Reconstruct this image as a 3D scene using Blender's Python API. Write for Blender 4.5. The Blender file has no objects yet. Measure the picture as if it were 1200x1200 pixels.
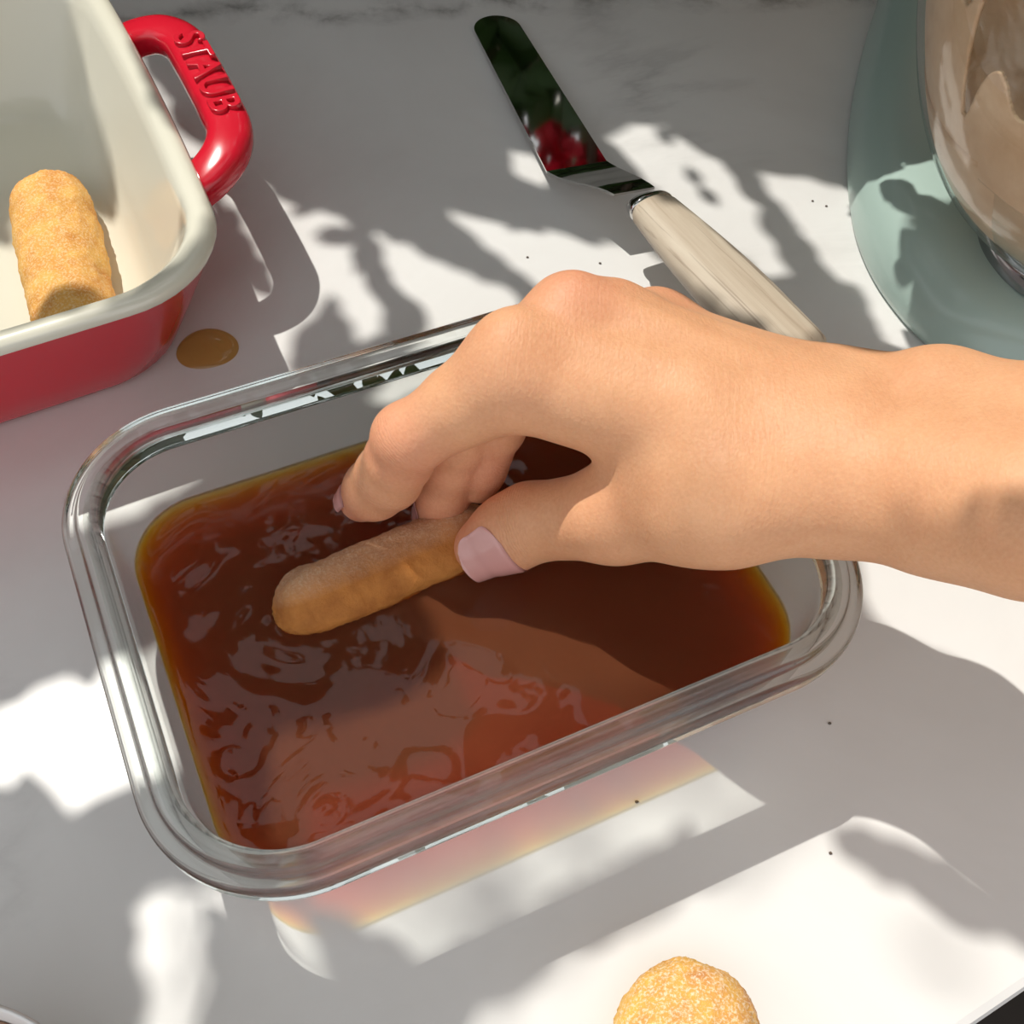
import bpy, math, random
import numpy as np
from mathutils import Vector, Matrix

# ------------------------------------------------------------------ camera, light, exposure
PITCH, ROLL, CAMH, FOC = 0.96779344, 0.08304972, 0.322, 1300.0
SUN_DIR = Vector((0.736, -0.677, -1.732)).normalized()      # direction the sunlight travels
scene = bpy.context.scene
col = scene.collection

cam_data = bpy.data.cameras.new('camera')
cam_data.sensor_width = 36.0
cam_data.lens = 36.0 * FOC / 1200.0
cam_data.clip_start = 0.01
cam = bpy.data.objects.new('camera', cam_data)
cam.matrix_world = (Matrix.Translation((0, 0, CAMH)) @ Matrix.Rotation(math.pi/2 - PITCH, 4, 'X')
                    @ Matrix.Rotation(ROLL, 4, 'Z'))
col.objects.link(cam)
scene.camera = cam

world = bpy.data.worlds.new('world')
scene.world = world
world.use_nodes = True
bg = world.node_tree.nodes['Background']
bg.inputs[0].default_value = (0.95, 0.97, 1.0, 1)
bg.inputs[1].default_value = 1.0

sun_data = bpy.data.lights.new('sun', 'SUN')
sun_data.energy = 3.5
sun_data.color = (1.0, 0.965, 0.89)
sun_data.angle = math.radians(0.75)
sun = bpy.data.objects.new('sun', sun_data)
sun.rotation_mode = 'QUATERNION'
sun.rotation_quaternion = SUN_DIR.to_track_quat('-Z', 'Y')
sun.location = (-1.5, 1.4, 3.4)
col.objects.link(sun)

vs = scene.view_settings
scene.display_settings.display_device = 'sRGB'
vs.view_transform = 'Standard'
vs.look = 'None'
vs.gamma = 1.0
vs.use_curve_mapping = False
vs.exposure = 0.0
scene.cycles.transparent_max_bounces = 32
scene.cycles.max_bounces = 14
scene.cycles.transmission_bounces = 14

# ------------------------------------------------------------------ helpers
rng = np.random.default_rng(7)


def ground(px, py, z=0.0):
    """World point seen at a photo pixel, at height z above the counter."""
    c, s = math.cos(ROLL), math.sin(ROLL)
    a, b = px - 600.0, py - 600.0
    u = c*a + s*b
    v = -s*a + c*b
    sp, cp = math.sin(PITCH), math.cos(PITCH)
    d = np.array([u/FOC, cp - v/FOC*sp, -sp - v/FOC*cp])
    return np.array([0, 0, CAMH]) + d*((z - CAMH)/d[2])


def px_scale(z, px, py):
    p = ground(px, py, z)
    depth = p[1]*math.cos(PITCH) - (p[2] - CAMH)*math.sin(PITCH)
    return depth/FOC                     # metres per pixel there


def tag(o, label=None, cat=None, group=None, kind=None):
    if label: o['label'] = label
    if cat: o['category'] = cat
    if group: o['group'] = group
    if kind: o['kind'] = kind
    return o


def mesh_obj(name, verts, faces, mat=None, parent=None, smooth=True):
    me = bpy.data.meshes.new(name)
    me.from_pydata([tuple(map(float, v)) for v in verts], [], [tuple(map(int, f)) for f in faces])
    me.update()
    if smooth:
        me.polygons.foreach_set('use_smooth', [True]*len(me.polygons))
    o = bpy.data.objects.new(name, me)
    if mat: me.materials.append(mat)
    if parent: o.parent = parent
    col.objects.link(o)
    return o


def empty(name, loc=(0, 0, 0), rz=0.0):
    o = bpy.data.objects.new(name, None)
    o.location = loc
    o.rotation_euler = (0, 0, rz)
    o.empty_display_size = 0.02
    col.objects.link(o)
    return o


def loft(rings, close_start=False, close_end=False, close_loop=False):
    """rings: list of (n,3) arrays with equal n, each a closed loop."""
    n = len(rings[0])
    V = np.concatenate(rings)
    F = []
    m = len(rings)
    for i in range(m if close_loop else m - 1):
        a, b = i*n, ((i + 1) % m)*n
        for j in range(n):
            k = (j + 1) % n
            F.append((a + j, a + k, b + k, b + j))
    V = list(map(tuple, V))
    if close_start:
        c = len(V); V.append(tuple(np.mean(rings[0], 0)))
        F += [(c, (j + 1) % n, j) for j in range(n)]
    if close_end:
        c = len(V); V.append(tuple(np.mean(rings[-1], 0)))
        o = (m - 1)*n
        F += [(c, o + j, o + (j + 1) % n) for j in range(n)]
    return V, F


def rrect(hw, hd, r, z, nc=12, ns=10, bow=0.0):
    r = min(r, hw - 1e-4, hd - 1e-4)
    pts = []
    cs = [(hw - r, hd - r, 0), (-hw + r, hd - r, 90), (-hw + r, -hd + r, 180), (hw - r, -hd + r, 270)]
    for i, (cx, cy, a0) in enumerate(cs):
        for t in np.linspace(0, 1, nc):
            a = math.radians(a0 + 90*t)
            pts.append((cx + r*math.cos(a), cy + r*math.sin(a)))
        nx = cs[(i + 1) % 4]
        a = math.radians(a0 + 90)
        p0 = pts[-1]
        p1 = (nx[0] + r*math.cos(a), nx[1] + r*math.sin(a))
        for t in np.linspace(0, 1, ns + 2)[1:-1]:
            k = bow*4*t*(1 - t)
            pts.append((p0[0] + (p1[0] - p0[0])*t + math.cos(a)*k, p0[1] + (p1[1] - p0[1])*t + math.sin(a)*k))
    return np.array([(x, y, z) for x, y in pts])


# ------------------------------------------------------------------ materials
class Mat:
    def __init__(self, name):
        self.m = bpy.data.materials.new(name)
        self.m.use_nodes = True
        self.t = self.m.node_tree
        self.b = self.t.nodes['Principled BSDF']
        self.out = self.t.nodes['Material Output']

    def n(self, kind, **kw):
        nd = self.t.nodes.new(kind)
        for k, v in kw.items():
            if k.startswith('i_'):
                key = k[2:].replace('_', ' ')
                nd.inputs[key].default_value = v
            else:
                setattr(nd, k, v)
        return nd

    def l(self, a, b):
        self.t.links.new(a, b)

    def set(self, **kw):
        for k, v in kw.items():
            self.b.inputs[k.replace('_', ' ')].default_value = v
        return self

    def coord(self, which='Object', scale=(1, 1, 1), rot=(0, 0, 0)):
        tc = self.n('ShaderNodeTexCoord')
        mp = self.n('ShaderNodeMapping')
        mp.inputs['Scale'].default_value = scale
        mp.inputs['Rotation'].default_value = rot
        self.l(tc.outputs[which], mp.inputs['Vector'])
        return mp.outputs['Vector']

    def noise(self, vec, scale, detail=4, rough=0.5, dist=0.0):
        nd = self.n('ShaderNodeTexNoise', i_Scale=scale, i_Detail=detail, i_Roughness=rough, i_Distortion=dist)
        self.l(vec, nd.inputs['Vector'])
        return nd.outputs['Fac']

    def ramp(self, fac, stops):
        r = self.n('ShaderNodeValToRGB')
        e = r.color_ramp.elements
        while len(e) < len(stops): e.new(0.5)
        for el, (p, c) in zip(e, stops):
            el.position = p
            el.color = (*c, 1) if len(c) == 3 else c
        self.l(fac, r.inputs['Fac'])
        return r.outputs['Color']

    def mix(self, fac, a, b, blend='MIX'):
        nd = self.n('ShaderNodeMix', data_type='RGBA', blend_type=blend)
        for s, v in ((nd.inputs[0], fac), (nd.inputs[6], a), (nd.inputs[7], b)):
            if hasattr(v, 'type') and hasattr(v, 'node'): self.l(v, s)
            elif isinstance(v, (int, float)): s.default_value = v
            else: s.default_value = (*v, 1)
        return nd.outputs[2]

    def math(self, op, a, b=None):
        nd = self.n('ShaderNodeMath', operation=op)
        for s, v in zip(nd.inputs, (a, b)):
            if v is None: continue
            if isinstance(v, (int, float)): s.default_value = v
            else: self.l(v, s)
        return nd.outputs[0]

    def bump(self, height, strength, dist=0.001):
        nd = self.n('ShaderNodeBump', i_Strength=strength, i_Distance=dist)
        self.l(height, nd.inputs['Height'])
        self.l(nd.outputs[0], self.b.inputs['Normal'])
        return nd


def schlick(M, f0, power=5.0):
    lw = M.n('ShaderNodeLayerWeight', i_Blend=0.5)
    p = M.math('POWER', lw.outputs['Facing'], power)
    return M.math('ADD', M.math('MULTIPLY', p, 1 - f0), f0)


def clear_glass(name, tint, f0=0.045, rough=0.0):
    """thin clear wall: straight see-through with Fresnel reflection."""
    M = Mat(name)
    tr = M.n('ShaderNodeBsdfTransparent'); tr.inputs[0].default_value = (*tint, 1)
    gl = M.n('ShaderNodeBsdfGlossy'); gl.inputs['Roughness'].default_value = rough
    mx = M.n('ShaderNodeMixShader')
    M.l(schlick(M, f0), mx.inputs[0]); M.l(tr.outputs[0], mx.inputs[1]); M.l(gl.outputs[0], mx.inputs[2])
    M.l(mx.outputs[0], M.out.inputs['Surface'])
    return M.m


def marble():
    M = Mat('white_marble')
    v = M.coord('Object')
    warp = M.noise(v, 3.0, 5, 0.6)
    n1 = M.noise(v, 2.2, 8, 0.62, 1.2)
    vein = M.math('ABSOLUTE', M.math('SUBTRACT', n1, 0.5))
    veinmask = M.ramp(vein, [(0.0, (1, 1, 1)), (0.012, (0.55, 0.55, 0.55)), (0.035, (0, 0, 0))])
    gate = M.ramp(warp, [(0.52, (0, 0, 0)), (0.66, (1, 1, 1))])
    soft = M.ramp(M.noise(v, 6, 6, 0.6, 0.6), [(0.3, (0.70, 0.685, 0.665)), (0.7, (0.80, 0.795, 0.78))])
    # grey streak running along the back of the slab
    tc = M.n('ShaderNodeTexCoord'); sep = M.n('ShaderNodeSeparateXYZ'); M.l(tc.outputs['Object'], sep.inputs[0])
    wob = M.noise(v, 11, 6, 0.7, 0.8)
    yy = M.math('ADD', sep.outputs['Y'], M.math('MULTIPLY', M.math('SUBTRACT', wob, 0.5), 0.075))
    xx = M.math('MULTIPLY', sep.outputs['X'], 0.0)
    d = M.math('ABSOLUTE', M.math('SUBTRACT', M.math('ADD', yy, xx), 0.0))
    band = M.ramp(d, [(0.0, (1, 1, 1)), (0.006, (0.25, 0.25, 0.25)), (0.02, (0, 0, 0))])
    f = M.math('MULTIPLY', veinmask, gate)
    c = M.mix(M.math('MULTIPLY', f, 0.45), soft, (0.25, 0.24, 0.23))
    M.l(c, M.b.inputs['Base Color'])
    M.set(Roughness=0.34, IOR=1.45)
    M.bump(M.noise(v, 180, 3, 0.5), 0.02, 0.0004)
    return M


def streak_marble():
    """white marble with one smoky grey vein system along the back of the slab."""
    M = marble()
    base = M.b.inputs['Base Color'].links[0].from_socket
    v = M.coord('Object')
    tc = M.n('ShaderNodeTexCoord'); sep = M.n('ShaderNodeSeparateXYZ'); M.l(tc.outputs['Object'], sep.inputs[0])
    # line through two points of the photo's vein
    p, q = ground(150, 20)[:2], ground(640, 5)[:2]
    dx, dy = q - p
    ln = math.hypot(dx, dy)
    nx, ny = -dy/ln, dx/ln
    off = nx*p[0] + ny*p[1]
    dist = M.math('SUBTRACT', M.math('ADD', M.math('MULTIPLY', sep.outputs['X'], nx), M.math('MULTIPLY', sep.outputs['Y'], ny)), off)
    wob = M.math('MULTIPLY', M.math('SUBTRACT', M.noise(v, 16, 6, 0.65, 0.5), 0.5), 0.05)
    d = M.math('ABSOLUTE', M.math('ADD', dist, wob))
    core = M.ramp(d, [(0.0, (1, 1, 1)), (0.0035, (0.5, 0.5, 0.5)), (0.010, (0.0, 0.0, 0.0))])
    halo = M.ramp(M.math('ABSOLUTE', dist), [(0.0, (1, 1, 1)), (0.055, (0, 0, 0))])
    gate = M.ramp(M.noise(v, 30, 5, 0.6), [(0.42, (0, 0, 0)), (0.62, (1, 1, 1))])
    f = M.math('MULTIPLY', M.math('MULTIPLY', core, gate), 0.75)
    c = M.mix(M.math('MULTIPLY', halo, 0.18), base, (0.40, 0.37, 0.34))
    c = M.mix(f, c, (0.13, 0.12, 0.11))
    M.l(c, M.b.inputs['Base Color'])
    return M.m


def plain(name, color, rough=0.4, metal=0.0, coat=0.0, spec=0.5):
    M = Mat(name)
    M.set(Base_Color=(*color, 1), Roughness=rough, Metallic=metal)
    M.b.inputs['Coat Weight'].default_value = coat
    M.b.inputs['Coat Roughness'].default_value = 0.05
    M.b.inputs['Specular IOR Level'].default_value = spec
    return M


def mat_biscuit(name, brown, gold, pale, sugar=0.5, side=False):
    M = Mat(name)
    v = M.coord('Object')
    sep = M.n('ShaderNodeSeparateXYZ'); tc = M.n('ShaderNodeTexCoord'); M.l(tc.outputs['Object'], sep.inputs[0])
    big = M.noise(v, 90, 4, 0.6)
    c = M.ramp(big, [(0.35, brown), (0.6, gold)])
    fine = M.noise(v, 1150, 3, 0.7)
    crust = M.ramp(fine, [(0.48, (0, 0, 0)), (0.62, (1, 1, 1))])
    top = M.ramp(sep.outputs['Z'], [(0.0, (0, 0, 0)), (1.0, (1, 1, 1))])
    r = top.node
    r.color_ramp.elements[0].position = 0.0095 if side else 0.006
    r.color_ramp.elements[1].position = 0.0175 if side else 0.013
    if side:
        r.color_ramp.elements[0].position = 0.0125
        r.color_ramp.elements[1].position = 0.0185
        f = M.math('MULTIPLY', top, M.math('ADD', M.math('MULTIPLY', crust, 0.45), 0.5))
    else:
        f = M.math('MULTIPLY', M.math('MULTIPLY', top, crust), sugar)
    c = M.mix(f, c, pale)
    M.l(c, M.b.inputs['Base Color'])
    M.set(Roughness=0.75)
    M.b.inputs['Subsurface Weight'].default_value = 0.12
    M.b.inputs['Subsurface Radius'].default_value = (0.004, 0.002, 0.001)
    M.b.inputs['Subsurface Scale'].default_value = 1.0
    h = M.math('ADD', M.math('MULTIPLY', fine, 0.7), M.noise(v, 260, 3, 0.6))
    M.bump(h, 0.55, 0.0009)
    return M.m


def mat_skin():
    M = Mat('skin')
    v = M.coord('Object')
    at = M.n('ShaderNodeAttribute', attribute_name='blush')
    mott = M.noise(v, 55, 4, 0.6)
    c = M.ramp(mott, [(0.3, (0.69, 0.335, 0.170)), (0.7, (0.77, 0.405, 0.215))])
    c = M.mix(M.math('MULTIPLY', at.outputs['Fac'], 0.9), c, (0.72, 0.245, 0.160))
    fine = M.noise(v, 900, 2, 0.5)
    c = M.mix(0.10, c, M.ramp(fine, [(0.3, (0.45, 0.2, 0.1)), (0.7, (0.85, 0.55, 0.36))]))
    M.l(c, M.b.inputs['Base Color'])
    M.set(Roughness=0.52)
    M.b.inputs['Subsurface Weight'].default_value = 0.22
    M.b.inputs['Subsurface Radius'].default_value = (0.005, 0.0018, 0.0009)
    M.b.inputs['Subsurface Scale'].default_value = 1.0
    M.b.inputs['Specular IOR Level'].default_value = 0.30
    # skin cells and fine creases across the wrist
    vo = M.n('ShaderNodeTexVoronoi', i_Scale=950.0); M.l(v, vo.inputs['Vector'])
    cr = M.noise(M.coord('Object', scale=(760, 150, 150), rot=(0, 0, 0.25)), 1.0, 3, 0.65, 0.6)
    h = M.math('ADD', M.math('MULTIPLY', vo.outputs['Distance'], 0.5), M.math('MULTIPLY', cr, 1.0))
    ca = M.n('ShaderNodeAttribute', attribute_name='crease'); al = M.n('ShaderNodeAttribute', attribute_name='along')
    wv = M.math('SINE', M.math('ADD', M.math('MULTIPLY', al.outputs['Fac'], 3300.0), M.math('MULTIPLY', M.noise(v, 260, 3, 0.6), 7.0)))
    wv = M.math('MULTIPLY', M.math('POWER', M.math('ABSOLUTE', wv), 0.35), ca.outputs['Fac'])
    h = M.math('ADD', h, M.math('MULTIPLY', wv, 1.6))
    M.bump(h, 0.36, 0.0005)
    return M.m


def mat_wood():
    M = Mat('grey_birch')
    v = M.coord('Object', scale=(9, 150, 150))
    g = M.noise(v, 1.0, 6, 0.65, 0.4)
    c = M.ramp(g, [(0.25, (0.33, 0.25, 0.18)), (0.45, (0.50, 0.41, 0.31)), (0.7, (0.60, 0.52, 0.41))])
    st = M.noise(M.coord('Object', scale=(5, 420, 420)), 1.0, 4, 0.6, 0.2)
    c = M.mix(M.ramp(st, [(0.55, (0, 0, 0)), (0.66, (0.6, 0.6, 0.6))]), c, (0.20, 0.14, 0.10))
    M.l(c, M.b.inputs['Base Color'])
    M.set(Roughness=0.5)
    M.bump(st, 0.12, 0.0005)
    return M.m


def mat_coffee():
    M = Mat('black_coffee')
    tr = M.n('ShaderNodeBsdfTransparent')
    df = M.n('ShaderNodeBsdfDiffuse'); df.inputs[0].default_value = (0.74, 0.25, 0.11, 1)
    inner = M.n('ShaderNodeMixShader'); dp = M.n('ShaderNodeAttribute', attribute_name='depth'); M.l(dp.outputs['Fac'], inner.inputs[0])
    M.l(tr.outputs[0], inner.inputs[1]); M.l(df.outputs[0], inner.inputs[2])
    gl = M.n('ShaderNodeBsdfGlossy'); gl.inputs['Roughness'].default_value = 0.02
    mx = M.n('ShaderNodeMixShader')
    op = M.n('ShaderNodeAttribute', attribute_name='open_surface')
    M.l(M.math('MULTIPLY', schlick(M, 0.03), op.outputs['Fac']), mx.inputs[0]); M.l(inner.outputs[0], mx.inputs[1]); M.l(gl.outputs[0], mx.inputs[2])
    M.l(mx.outputs[0], M.out.inputs['Surface'])
    va = M.n('ShaderNodeVolumeAbsorption'); va.inputs['Color'].default_value = (0.945, 0.765, 0.05, 1)
    va.inputs['Density'].default_value = 980.0
    M.l(va.outputs[0], M.out.inputs['Volume'])
    return M.m


# ------------------------------------------------------------------ setting: counter
A_C = math.radians(32.6)                       # direction of the counter's front edge
EX = np.array([math.cos(A_C), math.sin(A_C)])
NY = np.array([-EX[1], EX[0]])                 # towards the back
counter_mat = streak_marble()


def counter_pt(u, n, z):
    p = EX*u + NY*n
    return (p[0], p[1], z)


def box_uvn(u0, u1, n0, n1, z0, z1, bev=0.0):
    rings = []
    prof = [(bev, z0), (0, z0 + bev), (0, z1 - bev), (bev*0.3, z1 - bev*0.3), (bev, z1)] if bev else [(0, z0), (0, z1)]
    for ins, z in prof:
        rings.append(np.array([counter_pt(u1 - ins, n1 - ins, z), counter_pt(u0 + ins, n1 - ins, z),
                               counter_pt(u0 + ins, n0 + ins, z), counter_pt(u1 - ins, n0 + ins, z)]))
    return loft(rings, True, True)


FRONT_N = -0.019
V, F = box_uvn(-0.95, 0.79, FRONT_N, 0.66, -0.03, 0.0, 0.003)
counter = mesh_obj('marble_countertop', V, F, counter_mat, smooth=False)
tag(counter, 'white marble kitchen countertop with smoky grey veins under everything', 'countertop')

V, F = box_uvn(-0.93, 0.77, FRONT_N + 0.03, 0.64, -0.88, -0.03)
cab = mesh_obj('trim_1', V, F, plain('dark_cabinet', (0.03, 0.025, 0.022), 0.6).m, smooth=False)
tag(cab, kind='structure')
V, F = box_uvn(-2.5, 2.5, -2.0, 2.6, -0.92, -0.88)
fl = mesh_obj('floor', V, F, plain('dark_floor', (0.035, 0.03, 0.027), 0.5).m, smooth=False)
tag(fl, kind='structure')
V, F = box_uvn(0.80, 0.86, -0.9, 1.0, -0.88, 1.5)
wr_ = mesh_obj('wall_right', V, F, plain('warm_wall', (0.46, 0.30, 0.19), 0.7).m, smooth=False)
tag(wr_, kind='structure')

# ------------------------------------------------------------------ glass container
YAW = 0.49733
CC = (-0.01384, 0.17579)
RIM_Z = 0.055
LIQ_Z = 0.0225
glass_wall = clear_glass('clear_glass_wall', (0.94, 0.955, 0.945))
Mg = Mat('clear_glass_lip')
gb = Mg.n('ShaderNodeBsdfGlass'); gb.inputs['IOR'].default_value = 1.46
gb.inputs['Color'].default_value = (0.985, 1.0, 0.99, 1); gb.inputs['Roughness'].default_value = 0.0
tb = Mg.n('ShaderNodeBsdfTransparent'); tb.inputs[0].default_value = (0.95, 0.97, 0.96, 1)
mxg = Mg.n('ShaderNodeMixShader'); mxg.inputs[0].default_value = 1.0
Mg.l(tb.outputs[0], mxg.inputs[1]); Mg.l(gb.outputs[0], mxg.inputs[2]); Mg.l(mxg.outputs[0], Mg.out.inputs['Surface'])
glass_lip = Mg.m

box = empty('glass_container', (CC[0], CC[1], 0), YAW)
tag(box, 'clear rectangular glass food container holding the dark coffee under the hand', 'container')
IW, ID, IR = 0.0944, 0.0676, 0.0272            # inner opening half sizes at the rim


def in_ring(z):
    """inner wall ring at height z (slight draft, rounded foot)."""
    k = (RIM_Z - z)/(RIM_Z - LIQ_Z)
    dx, dy = 0.0033*k, 0.0009*k + 0.0008*k
    foot = 0.0
    z0, rr = 0.0050, 0.0165
    if z < z0 + rr:
        t = min(1.0, (z0 + rr - z)/rr)
        foot = rr*(1 - math.sqrt(max(0.0, 1 - t*t)))
    return rrect(IW - dx - foot, ID - dy - foot, max(0.012, IR - dx - 0.3*foot), z)


zs_in = [RIM_Z - 0.004, 0.045, 0.035, LIQ_Z, 0.0200, 0.0175, 0.015, 0.0125, 0.0102, 0.0085, 0.0070, 0.0059, 0.0053, 0.0050]
inner = [in_ring(z) for z in zs_in]
outer = [rrect(IW + 0.0045, ID + 0.0045, IR + 0.004, RIM_Z - 0.004), rrect(IW + 0.003, ID + 0.003, IR + 0.003, 0.035),
         rrect(IW + 0.0012, ID + 0.0012, IR + 0.002, 0.018), rrect(IW - 0.0015, ID - 0.0015, IR, 0.008),
         rrect(IW - 0.006, ID - 0.006, IR - 0.004, 0.002), rrect(IW - 0.010, ID - 0.010, IR - 0.007, 0.0004)]
n_o = len(outer)
V, F = loft(outer[::-1] + inner, True, True)
mesh_obj('glass_body', V, F, glass_wall, box)
# thick lip: flat top, shallow step, flat underside, tight rounded arrises
def arris(pts, r=0.0005):
    out = []
    m = len(pts)
    for i in range(m):
        p0, p1, p2 = [np.array(pts[(i + k) % m]) for k in (-1, 0, 1)]
        a = (p0 - p1)/np.linalg.norm(p0 - p1); b = (p2 - p1)/np.linalg.norm(p2 - p1)
        rr = min(r, 0.45*np.linalg.norm(p0 - p1), 0.45*np.linalg.norm(p2 - p1))
        A, B = p1 + a*rr, p1 + b*rr
        out += [A + a*rr*0.02, A, A*0.25 + p1*0.5 + B*0.25, B, B + b*rr*0.02]
    return out


prof = arris([(0.0000, 0.0462), (0.0002, 0.0532), (0.0016, 0.0549), (0.0058, 0.0550), (0.0066, 0.0536), (0.0096, 0.0534), (0.0108, 0.0522),
              (0.0106, 0.0475), (0.0096, 0.0462)], 0.0006)
rings = []
for o, z in prof:
    rings.append(rrect(IW + o*0.985, ID + o*1.09, IR + o*1.1, z, nc=24))
V, F = loft(rings, close_loop=True)
mesh_obj('lip', V, [f[::-1] for f in F], glass_lip, box)

# ------------------------------------------------------------------ coffee
cf = mat_coffee()


def local_box(p):
    c, s = math.cos(YAW), math.sin(YAW)
    dx, dy = p[0] - CC[0], p[1] - CC[1]
    return np.array([c*dx + s*dy, -s*dx + c*dy])


nr = 84
outl = in_ring(LIQ_Z)*np.array([0.9985, 0.9985, 1]); outl[:, 2] = 0
fine_out = []
for i in range(len(outl)):
    a, b = outl[i], outl[(i + 1) % len(outl)]
    for t in (0, 1/3, 2/3): fine_out.append(a + (b - a)*t)
fine_out = np.array(fine_out)
tops = []
srcs = [(local_box(ground(350, 735, LIQ_Z)), 0.00030, 0.0085, 0.030), (local_box(ground(382, 950, LIQ_Z)), 0.00022, 0.0042, 0.013),
        (local_box(ground(415, 615, LIQ_Z)), 0.00025, 0.0055, 0.018), (local_box(ground(520, 690, LIQ_Z)), 0.00018, 0.010, 0.03)]
for k in range(nr):
    s = 1 - k/nr
    P = fine_out*s
    z = np.full(len(P), LIQ_Z)
    for c0, amp, lam, fall in srcs:
        d = np.hypot(P[:, 0] - c0[0], P[:, 1] - c0[1])
        th = np.arctan2(P[:, 1] - c0[1], P[:, 0] - c0[0])
        z += 0.55*amp*np.cos(2*math.pi*d/lam*(1 + 0.06*np.sin(3*th + 90*d)))*np.exp(-d/fall)*(0.6 + 0.4*np.sin(2*th + lam*900))
    x, y = P[:, 0]*100, P[:, 1]*100
    z += 0.00016*(np.sin(2.1*x + 1.3*np.sin(1.7*y)) + np.sin(2.6*y + 1.1*np.sin(2.3*x + 1)))*min(1, k/10)
    edge = max(0.0, 1 - k/4.0)
    z += 0.0007*edge*edge
    tops.append(np.c_[P[:, :2], z])
body = []
for z in (LIQ_Z, 0.0200, 0.0175, 0.015, 0.0125, 0.0102, 0.0085, 0.0070, 0.0060, 0.0055):
    r = in_ring(z)*np.array([0.9985, 0.9985, 1]); r[:, 2] = z
    f3 = []
    for i in range(len(r)):
        a, b = r[i], r[(i + 1) % len(r)]
        for t in (0, 1/3, 2/3): f3.append(a + (b - a)*t)
    body.append(np.array(f3))
side_rings = body[::-1][:-1]
V, F = loft(side_rings + tops, True, True)
nside = len(side_rings)*len(fine_out)
coffee = mesh_obj('coffee', V, F, None)
coffee.data.materials.append(cf)
nF = len(fine_out)
dpt = np.zeros(len(V))
for k in range(nr):
    d = (k/nr)*(ID - 0.001)                      # distance in from the waterline
    t = min(1.0, d/0.016)
    dep = 0.0008 + 0.0165*math.sqrt(max(0.0, 1 - (1 - t)**2))
    dpt[len(side_rings)*nF + k*nF: len(side_rings)*nF + (k + 1)*nF] = 0.15*(1 - math.exp(-(max(0, dep - 0.007)/0.006)))
dpt[-1] = 0.15*(1 - math.exp(-1.7))
da = coffee.data.attributes.new('depth', 'FLOAT', 'POINT'); da.data.foreach_set('value', dpt.astype(np.float32))
opn = np.zeros(len(V)); opn[len(side_rings)*nF:-2] = 1; opn[-1] = 1
oa = coffee.data.attributes.new('open_surface', 'FLOAT', 'POINT'); oa.data.foreach_set('value', opn.astype(np.float32))
coffee.location = (CC[0], CC[1], 0); coffee.rotation_euler = (0, 0, YAW)
tag(coffee, 'dark brown coffee with amber edges filling the glass container', 'coffee', kind='stuff')

# ------------------------------------------------------------------ red baking dish
DY = math.radians(30.0)
dish = empty('baking_dish', (0, 0, 0), 0)
de = np.array([math.cos(DY), math.sin(DY)]); dn = np.array([-de[1], de[0]])
dc = de*(-0.097) + dn*0.390
dish.location = (dc[0], dc[1], 0); dish.rotation_euler = (0, 0, DY)
tag(dish, 'red ceramic baking dish with cream glazed inside and looped handle', 'dish')
DW, DD, DR = 0.150, 0.1095, 0.040
red = plain('red_enamel', (0.64, 0.011, 0.030), 0.2, coat=0.25).m
cream = plain('cream_glaze', (0.77, 0.74, 0.615), 0.22, coat=0.5).m
BW = 0.0015
ext = [(0.027, 0.0), (0.0225, 0.0012), (0.0195, 0.005), (0.0145, 0.018), (0.0085, 0.034), (0.0035, 0.048), (0.0012, 0.0530)]
rings = [rrect(DW - o, DD - o, DR - 0.3*o, z, bow=BW) for o, z in ext]
V, F = loft(rings, True, False)
mesh_obj('outer_body', V, F, red, dish)
intr = [(0.0012, 0.0530), (0.0004, 0.0552), (0.0014, 0.0572), (0.0040, 0.0580), (0.0072, 0.0575), (0.0092, 0.0555), (0.0110, 0.050), (0.0175, 0.033),
        (0.0235, 0.018), (0.0275, 0.011), (0.032, 0.0078), (0.037, 0.0070)]
rings = [rrect(DW - o, DD - o, DR - 0.35*o, z, bow=BW) for o, z in intr]
V, F = loft(rings, False, True)
mesh_obj('inner_glaze', V, F, cream, dish)

# looped handle on the short side, swept rounded bar
hp = [(0.1455, 0.049, 0.0455), (0.154, 0.0475, 0.0495), (0.1630, 0.0415, 0.0526), (0.1685, 0.031, 0.0538), (0.1695, 0.017, 0.0540), (0.1697, 0.0, 0.0540),
      (0.1695, -0.017, 0.0540), (0.1685, -0.031, 0.0538), (0.1630, -0.0415, 0.0526), (0.154, -0.0475, 0.0495), (0.1455, -0.049, 0.0455)]


def catmull(pts, n=8):
    P = [np.array(p, float) for p in pts]
    P = [2*P[0] - P[1]] + P + [2*P[-1] - P[-2]]
    out = []
    for i in range(1, len(P) - 2):
        for t in np.linspace(0, 1, n, endpoint=False):
            a, b, c, d = P[i - 1:i + 3]
            out.append(0.5*((2*b) + (-a + c)*t + (2*a - 5*b + 4*c - d)*t*t + (-a + 3*b - 3*c + d)*t**3))
    out.append(P[-2])
    return np.array(out)


def sweep(path, half_w, half_h, up=(0, 0, 1), n=20, power=2.6, twist=None):
    up = np.array(up, float)
    rings = []
    for i, p in enumerate(path):
        t = path[min(i + 1, len(path) - 1)] - path[max(i - 1, 0)]
        t = t/np.linalg.norm(t)
        s = np.cross(t, up); s /= np.linalg.norm(s)
        u = np.cross(s, t)
        hw = half_w[i] if hasattr(half_w, '__len__') else half_w
        hh = half_h[i] if hasattr(half_h, '__len__') else half_h
        R = []
        for k in range(n):
            a = 2*math.pi*k/n
            ca, sa = math.cos(a), math.sin(a)
            R.append(p + s*hw*math.copysign(abs(ca)**(2/power), ca) + u*hh*math.copysign(abs(sa)**(2/power), sa))
        rings.append(np.array(R))
    return loft(rings, True, True)


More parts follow.
